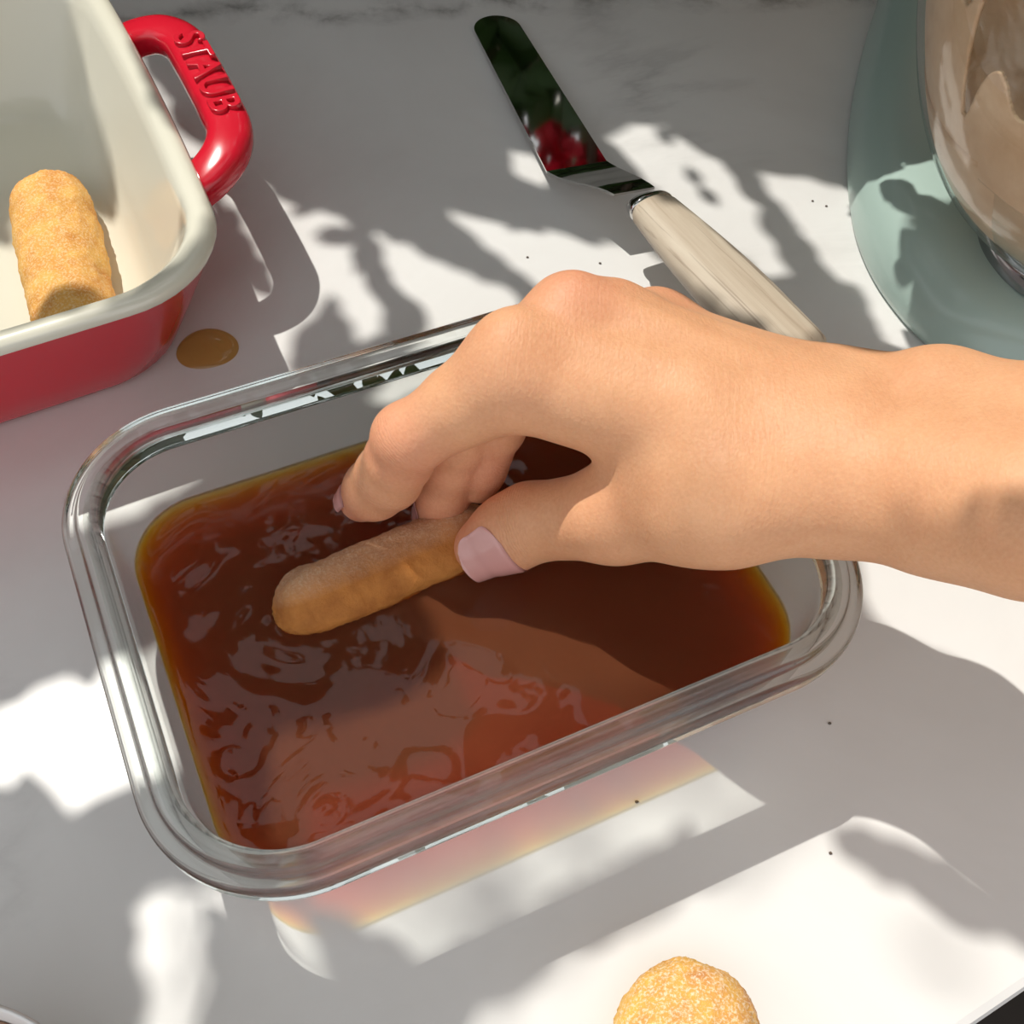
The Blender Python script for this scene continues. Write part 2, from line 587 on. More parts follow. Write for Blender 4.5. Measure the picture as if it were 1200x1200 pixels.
hpath = catmull(hp, 8)
V, F = sweep(hpath, 0.0086, 0.0062, n=24, power=2.8)
handle = mesh_obj('handle', V, F, red, dish)
fc = bpy.data.curves.new('lettering', 'FONT')
fc.body = 'STAUB'
fc.size = 0.0165
fc.align_x = 'CENTER'; fc.align_y = 'CENTER'
fc.extrude = 0.0007; fc.bevel_depth = 0.00035; fc.bevel_resolution = 2
fc.space_character = 1.12
tmp = bpy.data.objects.new('tmp_text', fc); col.objects.link(tmp)
dg = bpy.context.evaluated_depsgraph_get(); dg.update()
tme = bpy.data.meshes.new_from_object(tmp.evaluated_get(dg))
bpy.data.objects.remove(tmp)
tme.name = 'lettering'
tme.materials.clear(); tme.materials.append(red)
letters = bpy.data.objects.new('lettering', tme); col.objects.link(letters)
letters.parent = handle
letters.matrix_local = Matrix.Translation((0.1696, -0.001, 0.0606)) @ Matrix.Rotation(-math.pi/2, 4, 'Z')
letters['label'] = 'raised capital letters reading STAUB on the handle'

# ------------------------------------------------------------------ ladyfingers
def biscuit_mesh(L, W, H, seed, nu=90, nv=56, rough=0.0006):
    r = np.random.default_rng(seed)
    ph = r.uniform(0, 6.28, (14, 3)); fr = r.normal(0, 1, (14, 3))*np.array([160, 330, 330])
    rings = []
    for i in range(nu):
        s = -math.cos(math.pi*(i + 0.5)/nu)
        x = s*L/2
        # rounded ends, nearly parallel sides
        e = L/2 - abs(x)
        k = math.sqrt(max(0.0, 1 - max(0.0, 1 - e/(W*0.66))**2.0))
        kh = math.sqrt(max(0.0, 1 - max(0.0, 1 - e/(W*0.62))**2.0))
        wob = 1 + 0.035*math.sin(x*95 + seed)
        ring = []
        for j in range(nv):
            a = 2*math.pi*j/nv
            ca, sa = math.cos(a), math.sin(a)
            y = W/2*k*wob*math.copysign(abs(ca)**0.86, ca)
            z = H*kh*(0.62*sa if sa > 0 else 0.38*math.copysign(abs(sa)**0.55, sa))
            ring.append((x, y, z + H*0.38))
        rings.append(np.array(ring))
    V, F = loft(rings, True, True)
    V = np.array(V)
    n = V - np.array([0, 0, H*0.4]); n[:, 0] *= 0.15
    n /= np.linalg.norm(n, axis=1)[:, None] + 1e-9
    d = np.zeros(len(V))
    for p, f in zip(ph, fr):
        d += np.sin(V[:, 0]*f[0] + V[:, 1]*f[1] + V[:, 2]*f[2] + p[0])
    d = d/14**0.5*rough + r.normal(0, rough*0.32, len(V))
    return V + n*d[:, None], F


def place(o, centre, xaxis, up):
    x = Vector(xaxis).normalized(); u = Vector(up)
    y = u.cross(x).normalized(); z = x.cross(y)
    M = Matrix((x, y, z)).transposed().to_4x4(); M.translation = Vector(centre)
    o.matrix_world = M


gold_b = mat_biscuit('golden_biscuit', (0.70, 0.28, 0.045), (0.85, 0.45, 0.095), (0.95, 0.78, 0.50), 0.5)
V, F = biscuit_mesh(0.102, 0.0315, 0.021, 3)
b1 = mesh_obj('ladyfinger', V, F, gold_b)
p0, p1 = ground(54, 216, 0.018), ground(88, 372, 0.018)
ax = p1 - p0; ax /= np.linalg.norm(ax)
cen = p0 + ax*0.0455
place(b1, (cen[0], cen[1], 0.0078), ax, (0, 0, 1))
tag(b1, 'golden sugar-crusted ladyfinger lying in the red baking dish', 'biscuit', 'ladyfinger biscuits')

V, F = biscuit_mesh(0.078, 0.0225, 0.0205, 11)
dip_b = mat_biscuit('dipped_biscuit', (0.40, 0.135, 0.022), (0.56, 0.215, 0.042), (0.66, 0.44, 0.29), 0.5, side=True)
b2 = mesh_obj('ladyfinger', V, F, dip_b)
q0, q1 = ground(322, 727, 0.0232), ground(640, 594, 0.0205)
ax = q1 - q0; ln = np.linalg.norm(ax); ax /= ln
cen = q0 + ax*0.039
upv = Vector((-0.30, 0.62, 0.62))
upv = (upv - Vector(ax)*upv.dot(Vector(ax))).normalized()
place(b2, Vector(cen) - upv*0.0085, ax, upv)
tag(b2, 'brown ladyfinger held by the fingertips, half dipped in the coffee', 'biscuit', 'ladyfinger biscuits')

V, F = biscuit_mesh(0.062, 0.0400, 0.022, 29)
pale_b = mat_biscuit('pale_biscuit', (0.62, 0.27, 0.08), (0.84, 0.47, 0.095), (0.93, 0.80, 0.60), 0.7)
b3 = mesh_obj('ladyfinger', V, F, pale_b)
q0 = ground(812, 1122, 0.010)
ax = np.array([-0.06, -0.998, 0.0])
cen = q0 + ax*0.031
place(b3, (cen[0], cen[1], 0.0004), ax, (0, 0, 1))
tag(b3, 'rounded yellow end of a ladyfinger on the marble below the glass container', 'biscuit', 'ladyfinger biscuits')

# ------------------------------------------------------------------ offset spatula
steel = plain('polished_steel', (0.62, 0.61, 0.59), 0.045, 1.0).m
wood = mat_wood()
tipc, bendc = ground(582, 33, 0.0012), ground(676, 197, 0.0075)
bd = (bendc - tipc); bl = np.linalg.norm(bd); bd /= bl
spat = empty('offset_spatula', tuple(tipc), math.atan2(bd[1], bd[0]))
tag(spat, 'offset icing spatula with polished steel blade and pale wooden handle', 'spatula')


def spat_local(p):
    d = np.array(p) - tipc
    a = math.atan2(bd[1], bd[0])
    return np.array([math.cos(a)*d[0] + math.sin(a)*d[1], -math.sin(a)*d[0] + math.cos(a)*d[1], d[2]])


rise = spat_local(ground(743, 226, 0.0225))
h0 = spat_local(ground(762, 241, 0.0255))
h1 = spat_local(ground(948, 432, 0.0420))
bz = spat_local(bendc)
st = []            # centreline stations: x, y, z, half width
for t in np.linspace(0, 1, 12):      # rounded tip
    x = -0.0105 + 0.0125*(1 - math.cos(t*math.pi/2))
    st.append((x, 0, bz[2]*x/bz[0], max(0.0006, 0.0118*math.sin(t*math.pi/2))))
for t in np.linspace(0.15, 1, 10):
    st.append((bz[0]*t, 0, bz[2]*t, 0.0118 + 0.0022*t))
blade_st = list(st)
for t, w in ((0.06, 0.0139), (0.2, 0.0136), (0.45, 0.0122), (0.7, 0.0105), (0.9, 0.0094), (1.0, 0.0090)):
    p = bz + (rise - bz)*t
    zz = bz[2] + (rise[2] - bz[2])*(t*t*(3 - 2*t)*0.5 + t*0.5)
    st.append((p[0], p[1], zz, w))
TH = 0.0009


def strip(st, name, mat, th=TH):
    V = []; F = []
    for i, (x, y, z, w) in enumerate(st):
        V += [(x, y - w, z), (x, y - w*0.5, z), (x, y + w*0.5, z), (x, y + w, z),
              (x, y + w, z + th), (x, y + w*0.5, z + th), (x, y - w*0.5, z + th), (x, y - w, z + th)]
    n = 8
    for i in range(len(st) - 1):
        for j in range(n):
            k = (j + 1) % n
            F.append((i*n + j, (i + 1)*n + j, (i + 1)*n + k, i*n + k))
    F.append(tuple(range(n)))
    F.append(tuple(reversed(range((len(st) - 1)*n, len(st)*n))))
    o = mesh_obj(name, V, F, mat, spat)
    o.data.set_sharp_from_angle(angle=math.radians(28))
    return o


strip(blade_st, 'blade', steel)
strip([blade_st[-1]] + st[len(blade_st):], 'neck', steel, 0.0012)
# wooden handle and steel collar
ha = h1 - h0; hl = np.linalg.norm(ha); ha /= hl
hpath = np.array([h0 + ha*hl*t for t in np.linspace(0, 1, 26)])
hw, hh = [], []
for t in np.linspace(0, 1, 26):
    base = 0.0098 + 0.0046*math.sin(min(1, t/0.62)*math.pi/2) - 0.0012*max(0, (t - 0.62)/0.38)
    endk = math.sqrt(max(0.02, 1 - max(0, (t - 0.90)/0.10)**2))*math.sqrt(max(0.15, min(1, 0.75 + t*8)))
    hw.append(base*endk); hh.append(0.0062*endk + 0.0012*t)
V, F = sweep(hpath, hw, hh, n=28, power=2.3)
wh = mesh_obj('handle', V, F, wood, spat)
# local frame along the handle for the grain
Mh = Matrix.Translation(Vector(h0)) @ Vector(ha).to_track_quat('X', 'Z').to_matrix().to_4x4()
wh.data.transform(Mh.inverted()); wh.matrix_local = Mh
cpath = np.array([h0 + ha*x for x in (-0.0045, -0.003, -0.001, 0.0008, 0.0022)])
V, F = sweep(cpath, [0.0085, 0.0092, 0.0097, 0.0098, 0.0096], [0.0022, 0.0046, 0.0057, 0.0060, 0.0058], n=28, power=2.4)
mesh_obj('collar', V, F, steel, spat)

# ------------------------------------------------------------------ stand mixer (base, bowl seat, glass bowl)
mint = plain('mint_enamel', (0.40, 0.52, 0.47), 0.28, coat=0.3).m
mix_root = empty('stand_mixer', (0.2325, 0.40, 0), 0)
tag(mix_root, 'pale mint stand mixer base reaching in at the top right edge', 'mixer')
left_pts = [(0.1865, 0.640), (0.1705, 0.5698), (0.157, 0.5215), (0.1452, 0.4708), (0.1385, 0.4256), (0.137, 0.3851), (0.142, 0.354),
            (0.1529, 0.3281), (0.1646, 0.313), (0.182, 0.3035)]
right_pts = [(0.215, 0.2955), (0.255, 0.2955), (0.300, 0.312), (0.326, 0.345), (0.338, 0.392), (0.340, 0.45), (0.341, 0.53), (0.345, 0.62), (0.33, 0.68), (0.26, 0.70), (0.205, 0.685)]
outp = [(x, y, 0) for x, y in left_pts + right_pts]
outc = catmull(outp + [outp[0]], 8)[:-1]
cen = outc.mean(0)
nrm = []
for i in range(len(outc)):
    t = outc[(i + 1) % len(outc)] - outc[i - 1]
    nn = np.array([-t[1], t[0], 0]); nn /= np.linalg.norm(nn)
    if np.dot(nn, cen - outc[i]) < 0: nn = -nn
    nrm.append(nn)
nrm = np.array(nrm)
prof = [(0.004, 0.0), (0.0005, 0.0015), (0.0, 0.004), (0.0012, 0.010), (0.004, 0.0165), (0.009, 0.0225), (0.016, 0.0265), (0.026, 0.0290), (0.042, 0.0300)]
rings = [outc + nrm*o + np.array([0, 0, z]) - np.array([0.2325, 0.40, 0]) for o, z in prof]
V, F = loft(rings, True, True)
mesh_obj('base', V, F, mint, mix_root)

bcx, bcy = 0.2180, 0.3520
chrome = plain('dark_chrome', (0.42, 0.41, 0.43), 0.14, 1.0).m


def revolve(prof, c, n=96):
    rings = []
    for r, z in prof:
        a = np.linspace(0, 2*math.pi, n, endpoint=False)
        rings.append(np.c_[c[0] + r*np.cos(a), c[1] + r*np.sin(a), np.full(n, z)])
    return rings


lx, ly = bcx - 0.2325, bcy - 0.40
V, F = loft(revolve([(0.0425, 0.0285), (0.0430, 0.033), (0.0418, 0.037), (0.0395, 0.0395), (0.0365, 0.0395), (0.0350, 0.037), (0.0345, 0.0315)], (lx, ly)), False, True)
mesh_obj('bowl_seat', V, F, chrome, mix_root)

# column and head of the mixer, beyond the frame
col_r = []
for z, hw_, hd_, r_ in ((0.026, 0.058, 0.050, 0.03), (0.06, 0.050, 0.044, 0.03), (0.14, 0.046, 0.042, 0.03), (0.235, 0.048, 0.048, 0.03), (0.262, 0.052, 0.056, 0.03)):
    col_r.append(rrect(hw_, hd_, r_, z) + np.array([0.270 - 0.2325, 0.655 - 0.40, 0]))
V, F = loft(col_r, True, True)
mesh_obj('column', V, F, mint, mix_root)
hd_path = np.array([(0.270 + (0.226 - 0.270)*t - 0.2325, 0.730 + (0.290 - 0.730)*t - 0.40, 0.325) for t in np.linspace(0, 1, 24)])
hk = [math.sqrt(max(0.03, 1 - abs(2*t - 1)**4)) for t in np.linspace(0, 1, 24)]
V, F = sweep(hd_path, [0.066*k for k in hk], [0.060*k for k in hk], n=32, power=2.4)
mesh_obj('motor_head', V, F, mint, mix_root)

BC = (0.2180, 0.3520)
bprof = [(0.0360, 0.0335), (0.0372, 0.0360), (0.0400, 0.0390), (0.0455, 0.0415), (0.0560, 0.0475), (0.0660, 0.0560), (0.0755, 0.0680), (0.0840, 0.0830),
         (0.0910, 0.1000), (0.0965, 0.1180), (0.1005, 0.1380), (0.1030, 0.1600), (0.1042, 0.1800), (0.1046, 0.2000)]
bowl = empty('mixing_bowl', (BC[0], BC[1], 0.030), 0)
tag(bowl, 'round clear glass mixing bowl smeared with tan mousse on the mint mixer', 'bowl')


def shift(rings, d): return [r + np.array(d) for r in rings]


fine_prof = catmull([(r, 0, z) for r, z in bprof], 4)[:, [0, 2]]
o_r = revolve([(0.001, 0.0335)] + [tuple(p) for p in fine_prof], (0, 0), 120)
i_r = revolve([(r - 0.0035, z + 0.0015 if z < 0.05 else z) for r, z in fine_prof[::-1]] + [(0.001, 0.0375)], (0, 0), 120)
V, F = loft(shift(o_r + i_r, (0, 0, -0.030)), True, True)
mesh_obj('glass_wall', V, F, clear_glass('bowl_glass', (0.95, 0.965, 0.955), 0.05), bowl)
tr_r = []
for k in range(24):
    a = 2*math.pi*k/24
    tr_r.append([0.1030 + 0.0030*math.cos(a), 0.2005 + 0.0022*math.sin(a)])
V, F = loft(shift(revolve(tr_r, (0, 0), 120), (0, 0, -0.030)), close_loop=True)
mesh_obj('rolled_rim', V, F, glass_lip, bowl)

# mousse: mass at the bottom and smears clinging to the inside of the glass
mo = Mat('tan_mousse')
vv = mo.coord('Object')
mc = mo.ramp(mo.noise(vv, 60, 4, 0.6), [(0.3, (0.70, 0.45, 0.26)), (0.7, (0.82, 0.58, 0.38))])
mo.l(mc, mo.b.inputs['Base Color']); mo.set(Roughness=0.4)
mo.bump(mo.noise(mo.coord('Object', scale=(1, 1, 0.5)), 140, 4, 0.6), 0.35, 0.001)
mousse = empty('mousse', (BC[0], BC[1], 0.038), 0)
tag(mousse, 'tan coffee mousse clinging to the inside of the glass mixing bowl', 'mousse')
rr_in = lambda z: float(np.interp(z, fine_prof[:, 1], fine_prof[:, 0])) - 0.0042
rings = []
zt = np.linspace(0.040, 0.098, 20)
for z in zt:
    a = np.linspace(0, 2*math.pi, 120, endpoint=False)
    r = rr_in(z)*np.ones(120)
    rings.append(np.c_[r*np.cos(a), r*np.sin(a), np.full(120, z) + 0.006*np.sin(3*a + 1)*(z - 0.04)/0.058])
for k in range(1, 16):
    s = 1 - k/16
    a = np.linspace(0, 2*math.pi, 120, endpoint=False)
    z = 0.098 + 0.006*np.sin(3*a + 1)*s + 0.004*np.sin(5*a + 9*s)*s + 0.006*math.sin(14*s)*(1 - s)
    r = rr_in(0.098)*s
    rings.append(np.c_[r*np.cos(a), r*np.sin(a), z])
V, F = loft(shift(rings, (0, 0, -0.038)), True, True)
mesh_obj('whipped_mass', V, F, mo.m, mousse)
nz, na = 130, 520
zs = np.linspace(0.088, 0.192, nz)
aa = np.linspace(0, 2*math.pi, na, endpoint=False)
AA, ZZ = np.meshgrid(aa, zs)
ff = (np.sin(4*AA + 55*ZZ + 0.6) + 0.8*np.sin(9*AA - 35*ZZ + 2.1) + 0.5*np.sin(17*AA + 70*ZZ) + 0.35*np.sin(31*AA - 40*ZZ)) + 0.45 - 12*(ZZ - 0.12)
ins = ff > 0
A2, Z2 = AA.copy(), ZZ.copy()
cnt = np.zeros(ff.shape); da_ = np.zeros(ff.shape); dz_ = np.zeros(ff.shape)
for di, dj in ((1, 0), (-1, 0), (0, 1), (0, -1)):          # pull the outside ring of vertices onto the outline of the smear
    nb = np.roll(ff, (-di, -dj), (0, 1)); ok = (~ins) & (nb > 0)
    if di: ok[-1 if di > 0 else 0] = False
    t = np.where(ok, ff/np.where(ok, ff - nb, 1), 0)
    da_ += np.where(ok, t*dj*(2*math.pi/na), 0); dz_ += np.where(ok, t*di*(zs[1] - zs[0]), 0); cnt += ok
A2 += da_/np.maximum(cnt, 1); Z2 += dz_/np.maximum(cnt, 1)
RR = np.interp(Z2, fine_prof[:, 1], fine_prof[:, 0]) - 0.0042 - 0.0002*(1 + np.sin(7*A2 + 60*Z2)*np.sin(3*A2 - 90*Z2 + 1))
V = np.c_[(RR*np.cos(A2)).ravel(), (RR*np.sin(A2)).ravel(), (Z2 - 0.038).ravel()]
F = []
use = ins | (cnt > 0)
for i in range(nz - 1):
    for j in range(na):
        k = (j + 1) % na
        q = ((i, j), (i, k), (i + 1, k), (i + 1, j))
        if any(ins[p] for p in q) and all(use[p] for p in q): F.append(tuple(p[0]*na + p[1] for p in q))
sm = mesh_obj('smear', V, F, mo.m, mousse)
md = sm.modifiers.new('thickness', 'SOLIDIFY'); md.thickness = 0.0014; md.offset = 1.0

# ------------------------------------------------------------------ the hand
def seg_len(a, b): return np.linalg.norm(np.array(b) - np.array(a))


RES = 0.00095
lo = np.array([-0.065, 0.030, 0.015]); hi = np.array([0.330, 0.265, 0.200])
dims = np.ceil((hi - lo)/RES).astype(int)
gx, gy, gz = [lo[i] + RES*np.arange(dims[i]) for i in range(3)]
BIG = 0.03


class Field:
    def __init__(self, base=None):
        self.d = np.full(dims, BIG, np.float32) if base is None else base.copy()

    def cone(self, a, b, ra, rb, k=0.0, margin=0.022):
        a = np.array(a, float); b = np.array(b, float)
        mn = np.minimum(a - ra, b - rb) - margin; mx = np.maximum(a + ra, b + rb) + margin
        i0 = np.clip(((mn - lo)/RES).astype(int), 0, dims); i1 = np.clip(((mx - lo)/RES).astype(int) + 1, 0, dims)
        if np.any(i1 <= i0): return self
        X = gx[i0[0]:i1[0], None, None]; Y = gy[None, i0[1]:i1[1], None]; Z = gz[None, None, i0[2]:i1[2]]
        ba = b - a; L2 = float(ba @ ba)
        if L2 < 1e-12:
            d = np.sqrt((X - a[0])**2 + (Y - a[1])**2 + (Z - a[2])**2) - ra
        else:
            t = np.clip(((X - a[0])*ba[0] + (Y - a[1])*ba[1] + (Z - a[2])*ba[2])/L2, 0, 1)
            d = np.sqrt((X - a[0] - ba[0]*t)**2 + (Y - a[1] - ba[1]*t)**2 + (Z - a[2] - ba[2]*t)**2) - (ra + (rb - ra)*t)
        sl = tuple(slice(i0[i], i1[i]) for i in range(3))
        self.d[sl] = smin(self.d[sl], d.astype(np.float32), k)
        return self

    def ball(self, c, r, k=0.004): return self.cone(c, c, r, r, k)

    def carve(self, a, b, r, k=0.002):
        g = Field(); g.cone(a, b, r, r, 0)
        self.d = -smin(-self.d, g.d, k)
        return self


def smin(a, b, k):
    if k <= 0: return np.minimum(a, b)
    h = np.clip(0.5 + 0.5*(b - a)/k, 0, 1)
    return b + (a - b)*h - k*h*(1 - h)


def J(px, py, z, rpx):
    return ground(px, py, z), rpx*px_scale(z, px, py)


def chain(F, pts, k):
    for (a, ra), (b, rb) in zip(pts, pts[1:]): F.cone(a, b, ra, rb, k)


iM = J(606, 432, 0.0940, 58); iP = J(480, 515, 0.0695, 41); iD = J(456, 560, 0.050, 38); iT = J(424, 585, 0.0350, 27)
mM = J(672, 385, 0.0965, 54); mP = J(548, 478, 0.072, 40); mD = J(530, 545, 0.047, 34); mT = J(513, 600, 0.0260, 28)
rM = J(722, 392, 0.0925, 50); rP = J(596, 470, 0.074, 36); rD = J(570, 530, 0.052, 29); rT = J(561, 566, 0.040, 24)
pM = J(775, 392, 0.0830, 44); pP = J(702, 440, 0.060, 34); pD = J(690, 465, 0.050, 28); pT = J(680, 480, 0.043, 24)
tC = J(850, 585, 0.085, 70); tM = J(722, 602, 0.0620, 58); tI = J(622, 612, 0.0440, 45); tT = J(566, 641, 0.0345, 34)
wU = J(985, 482, 0.0880, 58); wR = J(985, 562, 0.0915, 74); wM = J(985, 525, 0.0930, 80)
f1U = J(1100, 492, 0.098, 66); f1R = J(1100, 580, 0.102, 76)
f2U = J(1200, 518, 0.109, 72); f2R = J(1200, 600, 0.113, 80)
f3U = J(1420, 580, 0.128, 84); f3R = J(1420, 668, 0.132, 92)

f4U = (f3U[0] + (f3U[0] - f2U[0])*1.6, f3U[1]*1.12); f4R = (f3R[0] + (f3R[0] - f2R[0])*1.6, f3R[1]*1.15)

palm = Field()
KP = 0.012
chain(palm, [f4U, f3U, f2U, f1U, wU], KP); chain(palm, [f4R, f3R, f2R, f1R, wR], KP)
palm.cone(*[v for p in (f3U, f3R) for v in (p[0],)], f3U[1], f3R[1], KP)
for a, b in ((f2U, f2R), (f1U, f1R), (wU, wR)): palm.cone(a[0], b[0], a[1], b[1], KP)
mid = lambda a, b, t: (a[0] + (b[0] - a[0])*t, a[1] + (b[1] - a[1])*t)
wr = [mid(wR, wU, t) for t in (0.15, 0.45, 0.75, 1.0)]
for w, m in zip(wr, (iM, mM, rM, pM)):
    palm.cone(w[0], m[0], w[1]*0.86, m[1]*0.93, KP)
# flesh of the palm below the metacarpals
dn3 = np.array([0, 0, -1.0])
for m, o in ((iM, 0.006), (mM, 0.009), (rM, 0.010), (pM, 0.008)):
    palm.cone(wM[0] + dn3*0.004, m[0] + dn3*o, wM[1]*0.85, m[1]*0.80, KP)
palm.cone(iM[0], mM[0], iM[1]*0.85, mM[1]*0.85, 0.008); palm.cone(mM[0], rM[0], mM[1]*0.85, rM[1]*0.85, 0.008)
palm.cone(rM[0], pM[0], rM[1]*0.85, pM[1]*0.85, 0.008)
# thenar and the web between thumb and index
palm.cone(wR[0], tC[0], wR[1]*0.9, tC[1], KP); palm.cone(tC[0], tM[0], tC[1], tM[1]*0.96, KP)
web0 = mid(tM, tC, 0.30); palm.cone(web0[0], mid(iM, wr[0], 0.36)[0], 0.0075, 0.0080, 0.008)
web1 = mid(tM, tC, 0.65); palm.cone(web1[0], mid(iM, wr[0], 0.55)[0], 0.0105, 0.0105, KP)
# knuckles, tendons and the bump of the ulna
up3 = np.array([-0.05, -0.25, 0.96]); up3 /= np.linalg.norm(up3)
back = np.array([0.0, 0.35, 0.94])
for m, r in ((iM, 0.0072), (mM, 0.0076), (rM, 0.0066), (pM, 0.0060)):
    palm.ball(m[0] + back*(m[1] - r + 0.0016) + np.array([-0.003, 0, 0]), r, 0.006)
for w, m, s in ((wr[0], iM, 0.0026), (wr[1], mM, 0.0028), (wr[2], rM, 0.0026)):
    a = m[0] + back*(m[1] - 0.0022); b = w[0] + (m[0] - w[0])*0.18 + back*(w[1] - 0.0040)
    palm.cone(a, b, s, s*0.8, 0.006)
ub = ground(1092, 470, 0.104); palm.ball(ub, 0.0090, 0.010)
# extensor tendon of the thumb
palm.cone(tM[0] + np.array([0, -0.003, 1])*0.0095, wR[0] + np.array([0, -0.2, 1])*0.0115, 0.0030, 0.0030, 0.007)

fingers = []


def finger(M, P, D, T, knuckle_dir, kbase=0.009):
    f = Field()
    mid1 = mid(M, P, 0.5); mid1 = (mid1[0], (M[1]*0.45 + P[1]*0.55)*0.99)
    f.cone(M[0], mid1[0], M[1]*0.92, mid1[1], 0.003); f.cone(mid1[0], P[0], mid1[1], P[1], 0.003)
    m2 = mid(P, D, 0.5); m2 = (m2[0], (P[1] + D[1])/2*0.99)
    f.cone(P[0], m2[0], P[1], m2[1], 0.003); f.cone(m2[0], D[0], m2[1], D[1], 0.003)
    m3 = mid(D, T, 0.55); m3 = (m3[0], D[1]*0.95)
    f.cone(D[0], m3[0], D[1], m3[1], 0.003); f.cone(m3[0], T[0], m3[1], T[1], 0.003)
    kd = np.array(knuckle_dir, float); kd /= np.linalg.norm(kd)
    f.ball(P[0] + kd*P[1]*0.24, P[1]*0.76, 0.005)
    f.ball(D[0] + kd*D[1]*0.35, D[1]*0.72, 0.003)
    return f


fi = finger(iM, iP, iD, iT, (-0.75, 0.1, 0.66))
fm = finger(mM, mP, mD, mT, (-0.75, 0.2, 0.62))
fr = finger(rM, rP, rD, rT, (-0.75, 0.3, 0.6))
fp = finger(pM, pP, pD, pT, (-0.7, 0.4, 0.6))
ft = Field()
ft.cone(tM[0], tI[0], tM[1]*0.95, tI[1], 0.004)
m3 = mid(tI, tT, 0.5); ft.cone(tI[0], m3[0], tI[1], tI[1]*0.97, 0.004); ft.cone(m3[0], tT[0], tI[1]*0.97, tT[1], 0.004)
ft.ball(tI[0] + np.array([0.1, -0.5, 0.8])*tI[1]*0.35, tI[1]*0.75, 0.004)
# crease lines over the bent joints
D_all = palm.d.copy()
for f, k in ((fi, 0.008), (fm, 0.006), (fr, 0.006), (fp, 0.006), (ft, 0.006)):
    D_all = np.minimum(D_all, smin(palm.d, f.d, k))


def surface_nets(D, lo, res):
    s = D < 0
    nx, ny, nz = D.shape
    c = np.zeros((nx - 1, ny - 1, nz - 1), np.int8)
    for dx in (0, 1):
        for dy in (0, 1):
            for dz in (0, 1):
                c += s[dx:nx - 1 + dx, dy:ny - 1 + dy, dz:nz - 1 + dz]
    act = (c > 0) & (c < 8)
    idx = np.full(act.shape, -1, np.int64)
    ii = np.argwhere(act)
    idx[act] = np.arange(len(ii))
    P = np.zeros((len(ii), 3)); N = np.zeros(len(ii))
    corners = [(0, 0, 0), (1, 0, 0), (0, 1, 0), (1, 1, 0), (0, 0, 1), (1, 0, 1), (0, 1, 1), (1, 1, 1)]
    vals = [D[ii[:, 0] + a, ii[:, 1] + b, ii[:, 2] + e] for a, b, e in corners]
    for p in range(8):
        for q in range(p + 1, 8):
            dd = [corners[q][t] - corners[p][t] for t in range(3)]
            if sum(abs(t) for t in dd) != 1: continue
            a, b = vals[p], vals[q]
            m = (a < 0) != (b < 0)
            t = np.where(m, a/np.where(np.abs(a - b) < 1e-12, 1, a - b), 0)
            for ax in range(3):
                P[:, ax] += np.where(m, corners[p][ax] + dd[ax]*t, 0)
            N += m
    P = (ii + P/N[:, None])*res + lo
    quads = []
    for ax in range(3):
        o1, o2 = [t for t in range(3) if t != ax]
        sl0 = [slice(1, -1)]*3; sl1 = [slice(1, -1)]*3
        sl0[ax] = slice(0, -1); sl1[ax] = slice(1, None)
        A = s[tuple(sl0)]; B = s[tuple(sl1)]
        for flip in (False, True):
            e = np.argwhere((A & ~B) if not flip else (~A & B))
            if not len(e): continue
            base = e.copy()
            base[:, o1] += 1; base[:, o2] += 1
            def at(d1, d2):
                g = base.copy(); g[:, o1] += d1; g[:, o2] += d2
                return idx[g[:, 0], g[:, 1], g[:, 2]]
            q = np.c_[at(-1, -1), at(0, -1), at(0, 0), at(-1, 0)]
            if (ax == 1) != flip: q = q[:, ::-1]
            quads.append(q)
    return P, np.concatenate(quads)


V, Q = surface_nets(D_all, lo, RES)
Q = Q[(Q >= 0).all(1)]
# relax the stair-steps a little
e = np.concatenate([Q[:, [0, 1]], Q[:, [1, 2]], Q[:, [2, 3]], Q[:, [3, 0]]])
for lam in (0.5, -0.52, 0.5, -0.52, 0.5, -0.5):
    acc = np.zeros_like(V); cnt = np.zeros(len(V))
    for a, b in ((0, 1), (1, 0)):
        np.add.at(acc, e[:, a], V[e[:, b]]); np.add.at(cnt, e[:, a], 1)
    V = V + lam*(acc/cnt[:, None] - V)
skin = mat_skin()
person = mesh_obj('person', V, Q, skin)
tag(person, 'bare forearm and hand reaching in from the right, pinching a ladyfinger into the coffee', 'person')
bl_pts = [(iM[0], 0.014, 0.35), (mM[0] + back*0.008, 0.012, 0.7), (iP[0], 0.014, 0.75), (iD[0], 0.010, 0.6), (iT[0], 0.012, 1.0), (mT[0], 0.016, 0.8),
          (mD[0], 0.012, 0.6), (rD[0], 0.014, 0.7), (tT[0], 0.013, 0.75), (tI[0], 0.010, 0.4), (pM[0] + back*0.006, 0.010, 0.6), (tM[0], 0.012, 0.25)]
bl = np.zeros(len(V))
for c0, r, a in bl_pts:
    bl = np.maximum(bl, a*np.exp(-((V - c0)**2).sum(1)/(2*(r*0.75)**2)))
at = person.data.attributes.new('blush', 'FLOAT', 'POINT')
at.data.foreach_set('value', bl.astype(np.float32))

